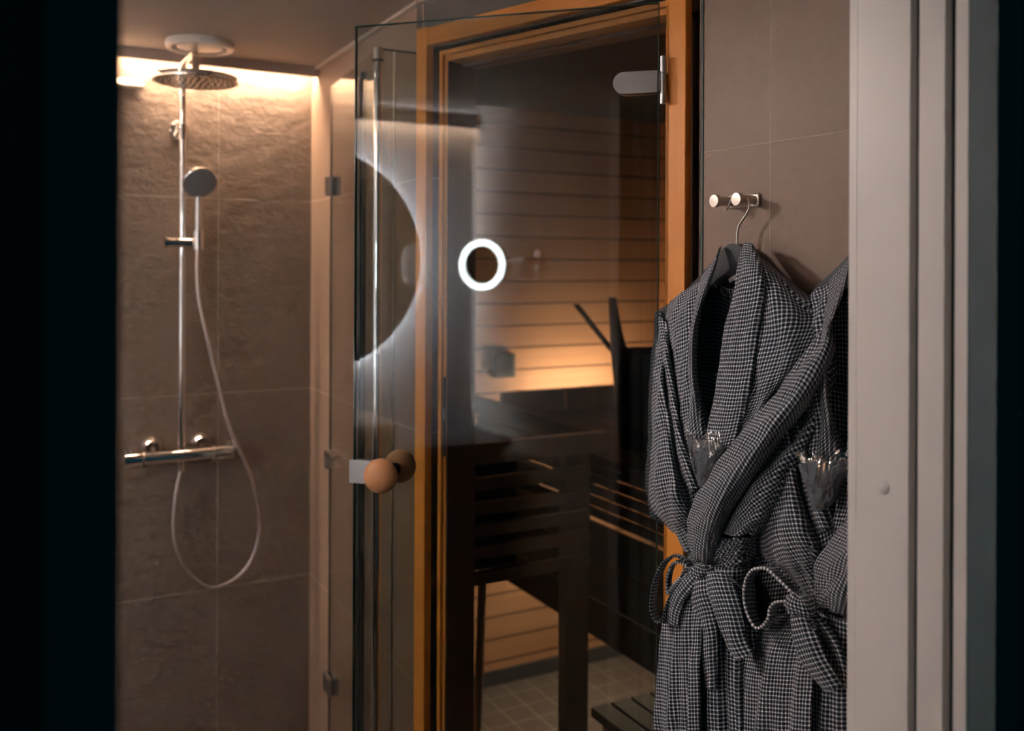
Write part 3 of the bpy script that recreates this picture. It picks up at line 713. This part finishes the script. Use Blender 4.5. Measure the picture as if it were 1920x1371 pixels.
def robe(dt, mat, label, first):
    c = W(1380, 800, .03, dt)
    e = empty('bathrobe', (c.x, c.y, .5), label, 'bathrobe', 'checked bathrobes on the tile wall')
    k = dict(mat=mat, parent=e, dt=dt); s = 0 if first else 40
    def P(name, rows, **q): d = dict(k); d.update(q); d['seed'] = d.get('seed', 0)+s; m = d.pop('mat'); p = d.pop('parent'); return patch(name, rows, m, p, **d)
    P('back_panel', [[(1232, 592, .012), (1308, 535, .012), (1352, 520, .010), (1375, 532, .010), (1400, 520, .010), (1450, 515, .012), (1552, 608, .012)],
                     [(1230, 640, .012), (1300, 620, .010), (1340, 615, .010), (1375, 615, .010), (1410, 615, .010), (1460, 620, .010), (1556, 640, .012)],
                     [(1222, 780, .010), (1280, 780, .012), (1330, 780, .012), (1375, 780, .012), (1410, 780, .012), (1460, 780, .010), (1520, 780, .010)],
                     [(1225 if first else 1205, 940, .008), (1280, 940, .012), (1320, 940, .014), (1355, 940, .014), (1390, 940, .012), (1430, 940, .010), (1462, 940, .008)],
                     [(1288 if first else 1236, 1065, .012), (1305, 1065, .014), (1320, 1065, .014), (1340, 1065, .014), (1360, 1065, .014), (1380, 1065, .012), (1402, 1065, .010)],
                     [(1245 if first else 1205, 1180, .010), (1270, 1180, .012), (1300, 1180, .012), (1335, 1180, .012), (1370, 1180, .012), (1400, 1180, .010), (1422, 1180, .008)],
                     [(1222, 1700, .008), (1270, 1700, .012), (1300, 1700, .012), (1335, 1700, .012), (1370, 1700, .012), (1410, 1700, .010), (1448, 1700, .008)]], seed=1, wr=.0006)
    P('back_yoke', [[(1352, 536, .030), (1362, 541, .034), (1374, 543, .034), (1388, 541, .032), (1404, 535, .030)],
                       [(1350, 550, .016), (1362, 556, .02), (1376, 558, .02), (1390, 556, .02), (1406, 550, .016)]], seed=2, wr=.0004)
    P('left_front', [[(1236, 582, .020), (1262, 562, .035), (1290, 543, .042), (1318, 524, .045)],
                     [(1240, 600, .030), (1264, 583, .055), (1287, 573, .065), (1307, 566, .070)],
                     [(1246, 640, .035), (1264, 635, .070), (1280, 630, .080), (1296, 628, .082)],
                     [(1252, 690, .040), (1266, 690, .068), (1280, 690, .088), (1293, 690, .090)],
                     [(1258, 750, .045), (1272, 750, .072), (1284, 750, .086), (1297, 750, .090)],
                     [(1262, 810, .050), (1271, 812, .074), (1280, 812, .082), (1290, 810, .088)],
                     [(1270, 870, .050), (1280, 872, .072), (1290, 874, .080), (1302, 872, .085)],
                     [(1280, 940, .045), (1291, 937, .065), (1303, 932, .074), (1314, 922, .075)],
                     [(1288, 1010, .040), (1300, 1015, .055), (1310, 1020, .060), (1322, 1020, .058)],
                     [(1292, 1060, .040), (1302, 1062, .050), (1312, 1065, .055), (1322, 1065, .055)]], seed=3, wr=.0022, slant=1.2)
    P('left_lapel', [[(1316, 520, .046), (1330, 500, .052), (1343, 482, .052), (1350, 464, .045), (1353, 463, .035)],
                     [(1306, 562, .072), (1314, 553, .082), (1322, 543, .086), (1328, 530, .080), (1333, 527, .06)],
                     [(1295, 625, .083), (1298, 618, .093), (1301, 610, .096), (1304, 596, .090), (1312, 592, .07)],
                     [(1291, 690, .090), (1294, 690, .098), (1297, 688, .100), (1299, 685, .094), (1306, 684, .07)],
                     [(1295, 750, .090), (1299, 750, .097), (1303, 749, .098), (1306, 746, .092), (1314, 744, .07)],
                     [(1288, 805, .087), (1297, 805, .09), (1308, 803, .088), (1320, 800, .082), (1334, 796, .06)],
                     [(1298, 850, .084), (1308, 850, .086), (1318, 849, .084), (1330, 846, .076), (1342, 842, .055)]], seed=4, wr=.0012)
    P('front_lining', [[(1296, 690, .050), (1312, 692, .040), (1330, 695, .036), (1350, 700, .040)],
                 [(1298, 760, .055), (1312, 765, .050), (1330, 770, .046), (1350, 768, .048)],
                 [(1290, 830, .06), (1308, 835, .056), (1328, 838, .054), (1350, 832, .056)],
                 [(1302, 930, .055), (1315, 930, .056), (1328, 930, .056), (1342, 925, .055)]], seed=5, wr=.0012, uvo=(.003, .001))
    P('right_lapel', [[(1396, 455, .034), (1402, 455, .044), (1409, 458, .050), (1415, 466, .046), (1420, 474, .036)],
                      [(1386, 500, .062), (1396, 500, .078), (1410, 502, .088), (1424, 507, .088), (1430, 510, .078)],
                      [(1376, 545, .075), (1388, 545, .088), (1408, 545, .097), (1428, 546, .098), (1433, 548, .088)],
                      [(1360, 610, .078), (1375, 611, .092), (1398, 611, .102), (1419, 612, .104), (1424, 613, .094)],
                      [(1350, 680, .080), (1365, 681, .096), (1388, 683, .106), (1410, 685, .108), (1415, 686, .097)],
                      [(1340, 735, .082), (1355, 738, .098), (1377, 743, .107), (1398, 746, .108), (1404, 747, .098)],
                      [(1330, 800, .080), (1345, 804, .093), (1364, 808, .098), (1382, 808, .098), (1388, 808, .09)],
                      [(1322, 860, .075), (1336, 864, .086), (1350, 868, .090), (1364, 866, .090), (1370, 866, .084)],
                      [(1312, 940, .070), (1324, 943, .078), (1336, 945, .080), (1348, 942, .078), (1354, 940, .075)],
                      [(1300, 1050, .050), (1310, 1055, .055), (1320, 1058, .055), (1330, 1058, .050), (1336, 1056, .045)]], seed=6, wr=.0016, slant=.3)
    P('right_front', [[(1417, 467, .036), (1425, 480, .036), (1434, 492, .034), (1444, 503, .026)],
                      [(1424, 505, .076), (1446, 514, .070), (1468, 524, .058), (1490, 540, .032)],
                      [(1426, 545, .086), (1455, 548, .086), (1488, 556, .074), (1524, 570, .040)],
                      [(1418, 611, .092), (1455, 608, .100), (1500, 602, .090), (1545, 598, .055)],
                      [(1409, 685, .096), (1440, 682, .104), (1485, 665, .100), (1540, 635, .070)],
                      [(1396, 746, .096), (1424, 742, .104), (1455, 727, .102), (1492, 700, .080)],
                      [(1380, 808, .088), (1396, 804, .094), (1414, 794, .096), (1434, 774, .085)],
                      [(1360, 865, .082), (1370, 860, .086), (1380, 852, .086), (1392, 838, .078)]], seed=7, wr=.0036, slant=-.5, fr=34)
    P('sleeve', [[(1229, 594, .010), (1231, 588, .020), (1236, 583, .030), (1241, 587, .036), (1245, 600, .030)],
                 [(1224, 650, .010), (1229, 650, .048), (1236, 648, .060), (1245, 648, .064), (1252, 645, .040)],
                 [(1220, 716, .010), (1226, 716, .060), (1235, 716, .078), (1247, 716, .080), (1257, 716, .045)],
                 [(1216, 800, .010), (1225, 800, .072), (1238, 800, .092), (1254, 802, .094), (1268, 804, .055)],
                 [(1213, 880, .010), (1225, 880, .078), (1243, 880, .098), (1263, 880, .098), (1281, 876, .055)],
                 [(1213, 930, .010), (1227, 930, .076), (1248, 930, .096), (1272, 930, .098), (1294, 922, .060)],
                 [(1224, 968, .015), (1240, 966, .070), (1260, 965, .088), (1282, 962, .090), (1301, 952, .060)],
                 [(1258, 994, .020), (1268, 996, .055), (1279, 996, .068), (1290, 994, .068), (1302, 988, .050)],
                 [(1286, 1034, .030), (1290, 1036, .045), (1295, 1036, .052), (1300, 1034, .052), (1306, 1030, .040)]], seed=8, wr=.0035, fr=30, slant=.9, uvrot=.12)
    P('sleeve_head', [[(1232, 600, .030), (1238, 598, .045), (1246, 600, .050), (1252, 606, .040)],
                 [(1234, 660, .045), (1242, 660, .072), (1252, 660, .076), (1259, 662, .055)],
                 [(1243, 730, .060), (1252, 730, .082), (1262, 730, .086), (1270, 732, .065)],
                 [(1255, 800, .070), (1264, 800, .090), (1273, 800, .092), (1280, 800, .070)],
                 [(1272, 870, .075), (1282, 870, .092), (1291, 870, .092), (1298, 868, .075)],
                 [(1290, 925, .07), (1298, 922, .084), (1306, 918, .084), (1313, 912, .07)]], seed=9, wr=.0016, uvrot=.1)
    P('sleeve', [[(1546, 602, .045), (1553, 607, .055), (1559, 618, .052), (1562, 632, .040), (1560, 650, .015)],
                 [(1538, 625, .072), (1549, 636, .096), (1556, 652, .092), (1557, 670, .065), (1553, 690, .020)],
                 [(1505, 672, .094), (1519, 688, .122), (1532, 705, .118), (1538, 724, .085), (1533, 745, .030)],
                 [(1468, 722, .102), (1484, 738, .134), (1498, 754, .130), (1505, 770, .095), (1498, 788, .040)],
                 [(1414, 785, .107), (1430, 803, .142), (1445, 818, .142), (1456, 833, .105), (1452, 852, .050)],
                 [(1359, 850, .107), (1377, 868, .142), (1394, 884, .142), (1408, 900, .105), (1406, 918, .050)],
                 [(1314, 918, .100), (1332, 936, .132), (1350, 950, .132), (1366, 963, .098), (1368, 978, .050)],
                 [(1289, 975, .085), (1308, 990, .112), (1328, 1003, .112), (1341, 1013, .087), (1345, 1024, .050)],
                 [(1294, 1040, .060), (1307, 1048, .080), (1320, 1053, .080), (1332, 1056, .070), (1340, 1056, .050)]], seed=10, wr=.0028, fr=30, slant=1., uvrot=.06, uvo=(.001, 0))
    P('under_sleeve', [[(1552, 662, .040), (1559, 672, .046), (1563, 690, .036), (1558, 712, .010)],
                 [(1532, 732, .058), (1546, 738, .076), (1552, 752, .064), (1545, 768, .012)],
                 [(1490, 795, .066), (1510, 808, .096), (1526, 818, .076), (1520, 834, .012)],
                 [(1440, 850, .078), (1468, 862, .108), (1492, 866, .086), (1490, 884, .012)],
                 [(1403, 903, .082), (1434, 915, .112), (1464, 922, .090), (1462, 940, .012)],
                 [(1372, 960, .080), (1404, 968, .110), (1436, 972, .086), (1436, 992, .012)],
                 [(1350, 998, .075), (1380, 1006, .104), (1412, 1000, .084), (1418, 1012, .015)]], seed=11, wr=.0042, fr=30, slant=.7, uvrot=-.5)
    P('waist_gather', [[(1332, 1002, .055), (1352, 1008, .078), (1376, 1010, .080), (1400, 1008, .074), (1430, 990, .020)],
                 [(1326, 1030, .050), (1346, 1036, .070), (1368, 1038, .070), (1392, 1038, .064), (1418, 1030, .020)],
                 [(1318, 1068, .044), (1336, 1073, .056), (1356, 1078, .058), (1378, 1080, .054), (1402, 1078, .020)]], seed=12, wr=.0055, fr=55, slant=2.2, nv=12, uvrot=-.35)
    xs0 = [(1060, 1288, 1402), (1110, 1262, 1414), (1180, 1244, 1420), (1280, 1233, 1426), (1371, 1227, 1434), (1530, 1220, 1444), (1720, 1212, 1454)]
    if not first: xs0 = [(y, a-min(62, max(0, (y-1000)*.85)), b_) for y, a, b_ in xs0]
    def skrow(y, a, b_, lo, hi, am):
        n = 7; out = []
        for i in range(n):
            f = lo+(hi-lo)*i/(n-1); wv = .016+am*math.sin(PI*min(max(f*.92+.06, 0), 1))**.5
            out.append((a+(b_-a)*f, y, wv))
        return out
    P('skirt_panel', [skrow(y, a, b_, .30, 1., .052 if y < 1100 else .066) for y, a, b_ in xs0], seed=13, wr=.0020, fr=26, nu=7, pleat=(.0060, 3.2, .4), slant=.1)
    P('skirt_panel', [[(q[0]-1, q[1], q[2]+.010) for q in skrow(y, a, b_, .0, .42, .054 if y < 1100 else .074)] for y, a, b_ in xs0], seed=14, wr=.0018, fr=26, nu=7, pleat=(.0075, 2.1, 2.), slant=.1, uvrot=.10)
    P('belt', [[(1284, 1046, .035), (1300, 1052, .070), (1325, 1060, .080), (1360, 1066, .080), (1392, 1064, .060), (1406, 1058, .022)],
               [(1282, 1072, .035), (1298, 1080, .072), (1325, 1090, .082), (1360, 1096, .082), (1392, 1092, .062), (1408, 1084, .022)]], seed=15, wr=.0022, uvo=(0, .002))
    P('hanging_loop', [[(1366, 524, .036), (1372, 519, .040), (1379, 515, .040), (1386, 513, .038)],
                       [(1369, 531, .036), (1374, 527, .041), (1380, 526, .041), (1386, 527, .038)]], mat=A_['tag'], seed=16, wr=.0003, nu=4, nv=3, thick=.001)
    return e, P
def ribbon(name, mat, parent, pts, wid, dirn, dt=0, seed=0):
    """pts px points along the ribbon; the width runs along dirn (world)"""
    C = [W(*p, dt) if len(p) == 3 else p for p in pts]
    rows = [[c-dirn*wid*.5, c-dirn*wid*.17, c+dirn*wid*.17, c+dirn*wid*.5] for c in C]
    return patch(name, rows, mat, parent, px=False, wr=.0007, seed=seed, nu=3, nv=6, thick=.004)
def knot(mat, parent, c, r, seed):
    n, m = 20, 12; vs = []; fs = []; uv = []
    for i in range(m+1):
        for j in range(n+1):
            t = PI*i/m; p = 2*PI*j/n
            d = Vector((math.sin(t)*math.cos(p), math.sin(t)*math.sin(p), math.cos(t)))
            k = 1+.22*noise.noise(d*2.2+Vector((seed, 0, 0)))+.08*math.sin(p*3+t*4)
            vs.append(c+RT*d.x*r[0]*k+RN*d.y*r[1]*k+Z*d.z*r[2]*k); uv.append((p*r[0]+3+t*.004, t*r[2]*1.2+3))
    for i in range(m):
        for j in range(n): a = i*(n+1)+j; fs.append((a, a+1, a+n+2, a+n+1))
    return mesh_obj('belt_knot', vs, fs, mat, parent, uv, True)

f1 = A_['fab1']; f2 = A_['fab2']
r1, P1 = robe(0, f1, 'grey checked bathrobe hanging next to the orange door frame', True)
bow = ribbon('belt_loop', f1, r1, [(1296, 1062, .085), (1280, 1046, .09), (1262, 1043, .092), (1245, 1058, .094), (1231, 1090, .096), (1225, 1125, .096), (1226, 1150, .096), (1235, 1166, .095), (1246, 1158, .094), (1252, 1138, .092), (1262, 1115, .09), (1282, 1088, .088), (1300, 1076, .085)], .034, (RN*.80+RT*.55+Z*.22).normalized(), seed=31)
ribbon('belt_loop', f1, r1, [(1300, 1066, .080), (1285, 1056, .082), (1270, 1054, .082), (1259, 1066, .082), (1254, 1088, .080), (1255, 1112, .078), (1262, 1100, .076), (1280, 1080, .076)], .03, (RN*.80+RT*.55+Z*.2).normalized(), seed=32)
P1('belt_tail', [[(1327, 1074, .098), (1338, 1072, .104), (1350, 1073, .103), (1362, 1076, .096)],
                 [(1326, 1094, .104), (1342, 1094, .112), (1358, 1096, .110), (1374, 1098, .100)],
                 [(1333, 1120, .106), (1350, 1122, .114), (1368, 1124, .112), (1387, 1124, .102)],
                 [(1344, 1152, .106), (1360, 1155, .113), (1377, 1156, .111), (1393, 1154, .102)],
                 [(1357, 1190, .106), (1370, 1192, .112), (1384, 1192, .110), (1397, 1188, .102)],
                 [(1367, 1215, .106), (1379, 1216, .111), (1391, 1212, .109), (1403, 1206, .102)],
                 [(1380, 1237, .104), (1391, 1237, .108), (1402, 1231, .106), (1413, 1222, .100)]], seed=21, wr=.0010, thick=.005)
P1('belt_tail', [[(1350, 1080, .080), (1362, 1082, .085), (1374, 1084, .082)],
                 [(1372, 1110, .080), (1388, 1112, .086), (1402, 1114, .078)],
                 [(1386, 1150, .078), (1400, 1152, .084), (1413, 1152, .076)],
                 [(1390, 1195, .078), (1404, 1196, .084), (1418, 1190, .076)],
                 [(1396, 1225, .078), (1408, 1224, .082), (1417, 1216, .076)]], seed=22, wr=.0010, thick=.005)
P1('belt_tail', [[(1300, 1092, .094), (1312, 1084, .102), (1326, 1082, .102)],
                 [(1298, 1120, .098), (1313, 1114, .106), (1330, 1110, .104)],
                 [(1306, 1150, .096), (1322, 1146, .104), (1340, 1142, .100)],
                 [(1316, 1190, .092), (1330, 1188, .100), (1346, 1184, .094)],
                 [(1320, 1240, .088), (1332, 1240, .096), (1346, 1238, .090)],
                 [(1322, 1290, .084), (1333, 1292, .092), (1345, 1292, .086)]], seed=23, wr=.0012, thick=.005)
P1('belt_tail', [[(1302, 1066, .092), (1308, 1076, .098), (1318, 1086, .098)],
                 [(1280, 1084, .096), (1290, 1096, .104), (1300, 1106, .100)],
                 [(1262, 1108, .096), (1272, 1120, .104), (1283, 1128, .100)],
                 [(1250, 1136, .094), (1262, 1144, .102), (1275, 1150, .098)],
                 [(1244, 1168, .090), (1258, 1172, .098), (1272, 1174, .094)]], seed=24, wr=.0012, thick=.005)
knot(f1, r1, W(1317, 1073, .095), (.021, .016, .0135), 1)

r2, P2 = robe(RD, f2, 'grey checked bathrobe partly hidden by the white door lining', False)
R2 = lambda p: p
def P2x(name, rows, **q): return patch(name, rows, f2, r2, dt=0, **q)
ribbon('belt_loop', f2, r2, [(1498, 1118, .10), (1478, 1098, .10), (1462, 1082, .10), (1444, 1067, .10), (1424, 1066, .10), (1408, 1080, .10), (1402, 1105, .10), (1404, 1135, .10), (1413, 1160, .10), (1424, 1176, .10), (1436, 1172, .10), (1446, 1158, .10), (1450, 1140, .10), (1462, 1128, .10), (1492, 1128, .10)], .045, (RN*.80+RT*.45+Z*.25).normalized(), seed=33)
P2x('belt_tail', [[(1486, 1146, .112), (1497, 1142, .120), (1509, 1144, .118)],
                  [(1488, 1180, .114), (1506, 1176, .124), (1522, 1178, .118)],
                  [(1496, 1215, .114), (1517, 1206, .124), (1538, 1200, .116)],
                  [(1512, 1248, .112), (1531, 1240, .122), (1549, 1230, .114)],
                  [(1531, 1274, .110), (1547, 1266, .119), (1562, 1256, .112)],
                  [(1550, 1297, .108), (1564, 1292, .114), (1577, 1282, .108)]], seed=41, wr=.0012, thick=.005)
P2x('belt_tail', [[(1508, 1140, .095), (1518, 1140, .102), (1528, 1146, .098)],
                  [(1534, 1172, .090), (1546, 1172, .098), (1556, 1180, .094)],
                  [(1556, 1210, .088), (1570, 1212, .096), (1580, 1222, .090)],
                  [(1570, 1250, .086), (1582, 1252, .094), (1590, 1262, .088)],
                  [(1580, 1290, .084), (1586, 1290, .090), (1592, 1288, .085)]], seed=42, wr=.0012, thick=.005)
knot(f2, r2, W(1500, 1136, .115), (.024, .017, .016), 5)

# slipper packets tucked into the robes
def packet(label, rows, seed):
    c = W(*rows[1][2])
    e = empty('slipper_packet', tuple(c), label, 'packet', 'clear packets tucked into the robes')
    inner = []
    for i, r in enumerate(rows):
        if i == 0: continue
        a, z = r[0], r[-1]; m0 = r[len(r)//2]
        inner.append([(p[0]+(m0[0]-p[0])*.10, p[1]+2, p[2]-.006) for p in r])
    patch('slippers', inner, A_['slipper'], e, wr=.0015, fr=60, seed=seed, thick=.01)
    patch('film', rows, A_['film'], e, wr=.0048, fr=50, slant=.8, seed=seed+3, thick=0, nu=8, nv=10)
packet('clear plastic packet with grey slippers in the robe by the door frame',
       [[(1281, 795, .098), (1300, 809, .100), (1324, 813, .102), (1345, 809, .102), (1369, 827, .098)],
        [(1288, 815, .100), (1304, 822, .108), (1325, 824, .110), (1344, 824, .108), (1366, 838, .100)],
        [(1294, 845, .100), (1308, 850, .112), (1326, 852, .114), (1342, 852, .110), (1356, 856, .100)],
        [(1302, 875, .098), (1313, 880, .108), (1326, 882, .110), (1338, 880, .106), (1348, 876, .098)],
        [(1310, 906, .094), (1317, 910, .100), (1324, 911, .102), (1332, 908, .098), (1338, 902, .092)]], 51)
packet('clear plastic packet with grey slippers in the robe at the right',
       [[(1488, 850, .112), (1510, 846, .114), (1540, 850, .116), (1566, 845, .116), (1604, 852, .112)],
        [(1498, 868, .112), (1516, 864, .120), (1542, 866, .124), (1568, 864, .122), (1600, 868, .114)],
        [(1508, 895, .112), (1522, 895, .122), (1544, 898, .126), (1566, 894, .122), (1588, 890, .112)],
        [(1518, 922, .110), (1528, 925, .118), (1543, 926, .122), (1560, 920, .118), (1574, 912, .110)],
        [(1528, 950, .106), (1534, 952, .110), (1542, 952, .112), (1550, 946, .110), (1558, 938, .104)]], 61)

for o in bpy.data.objects:
    if '_o' in o: del o['_o']
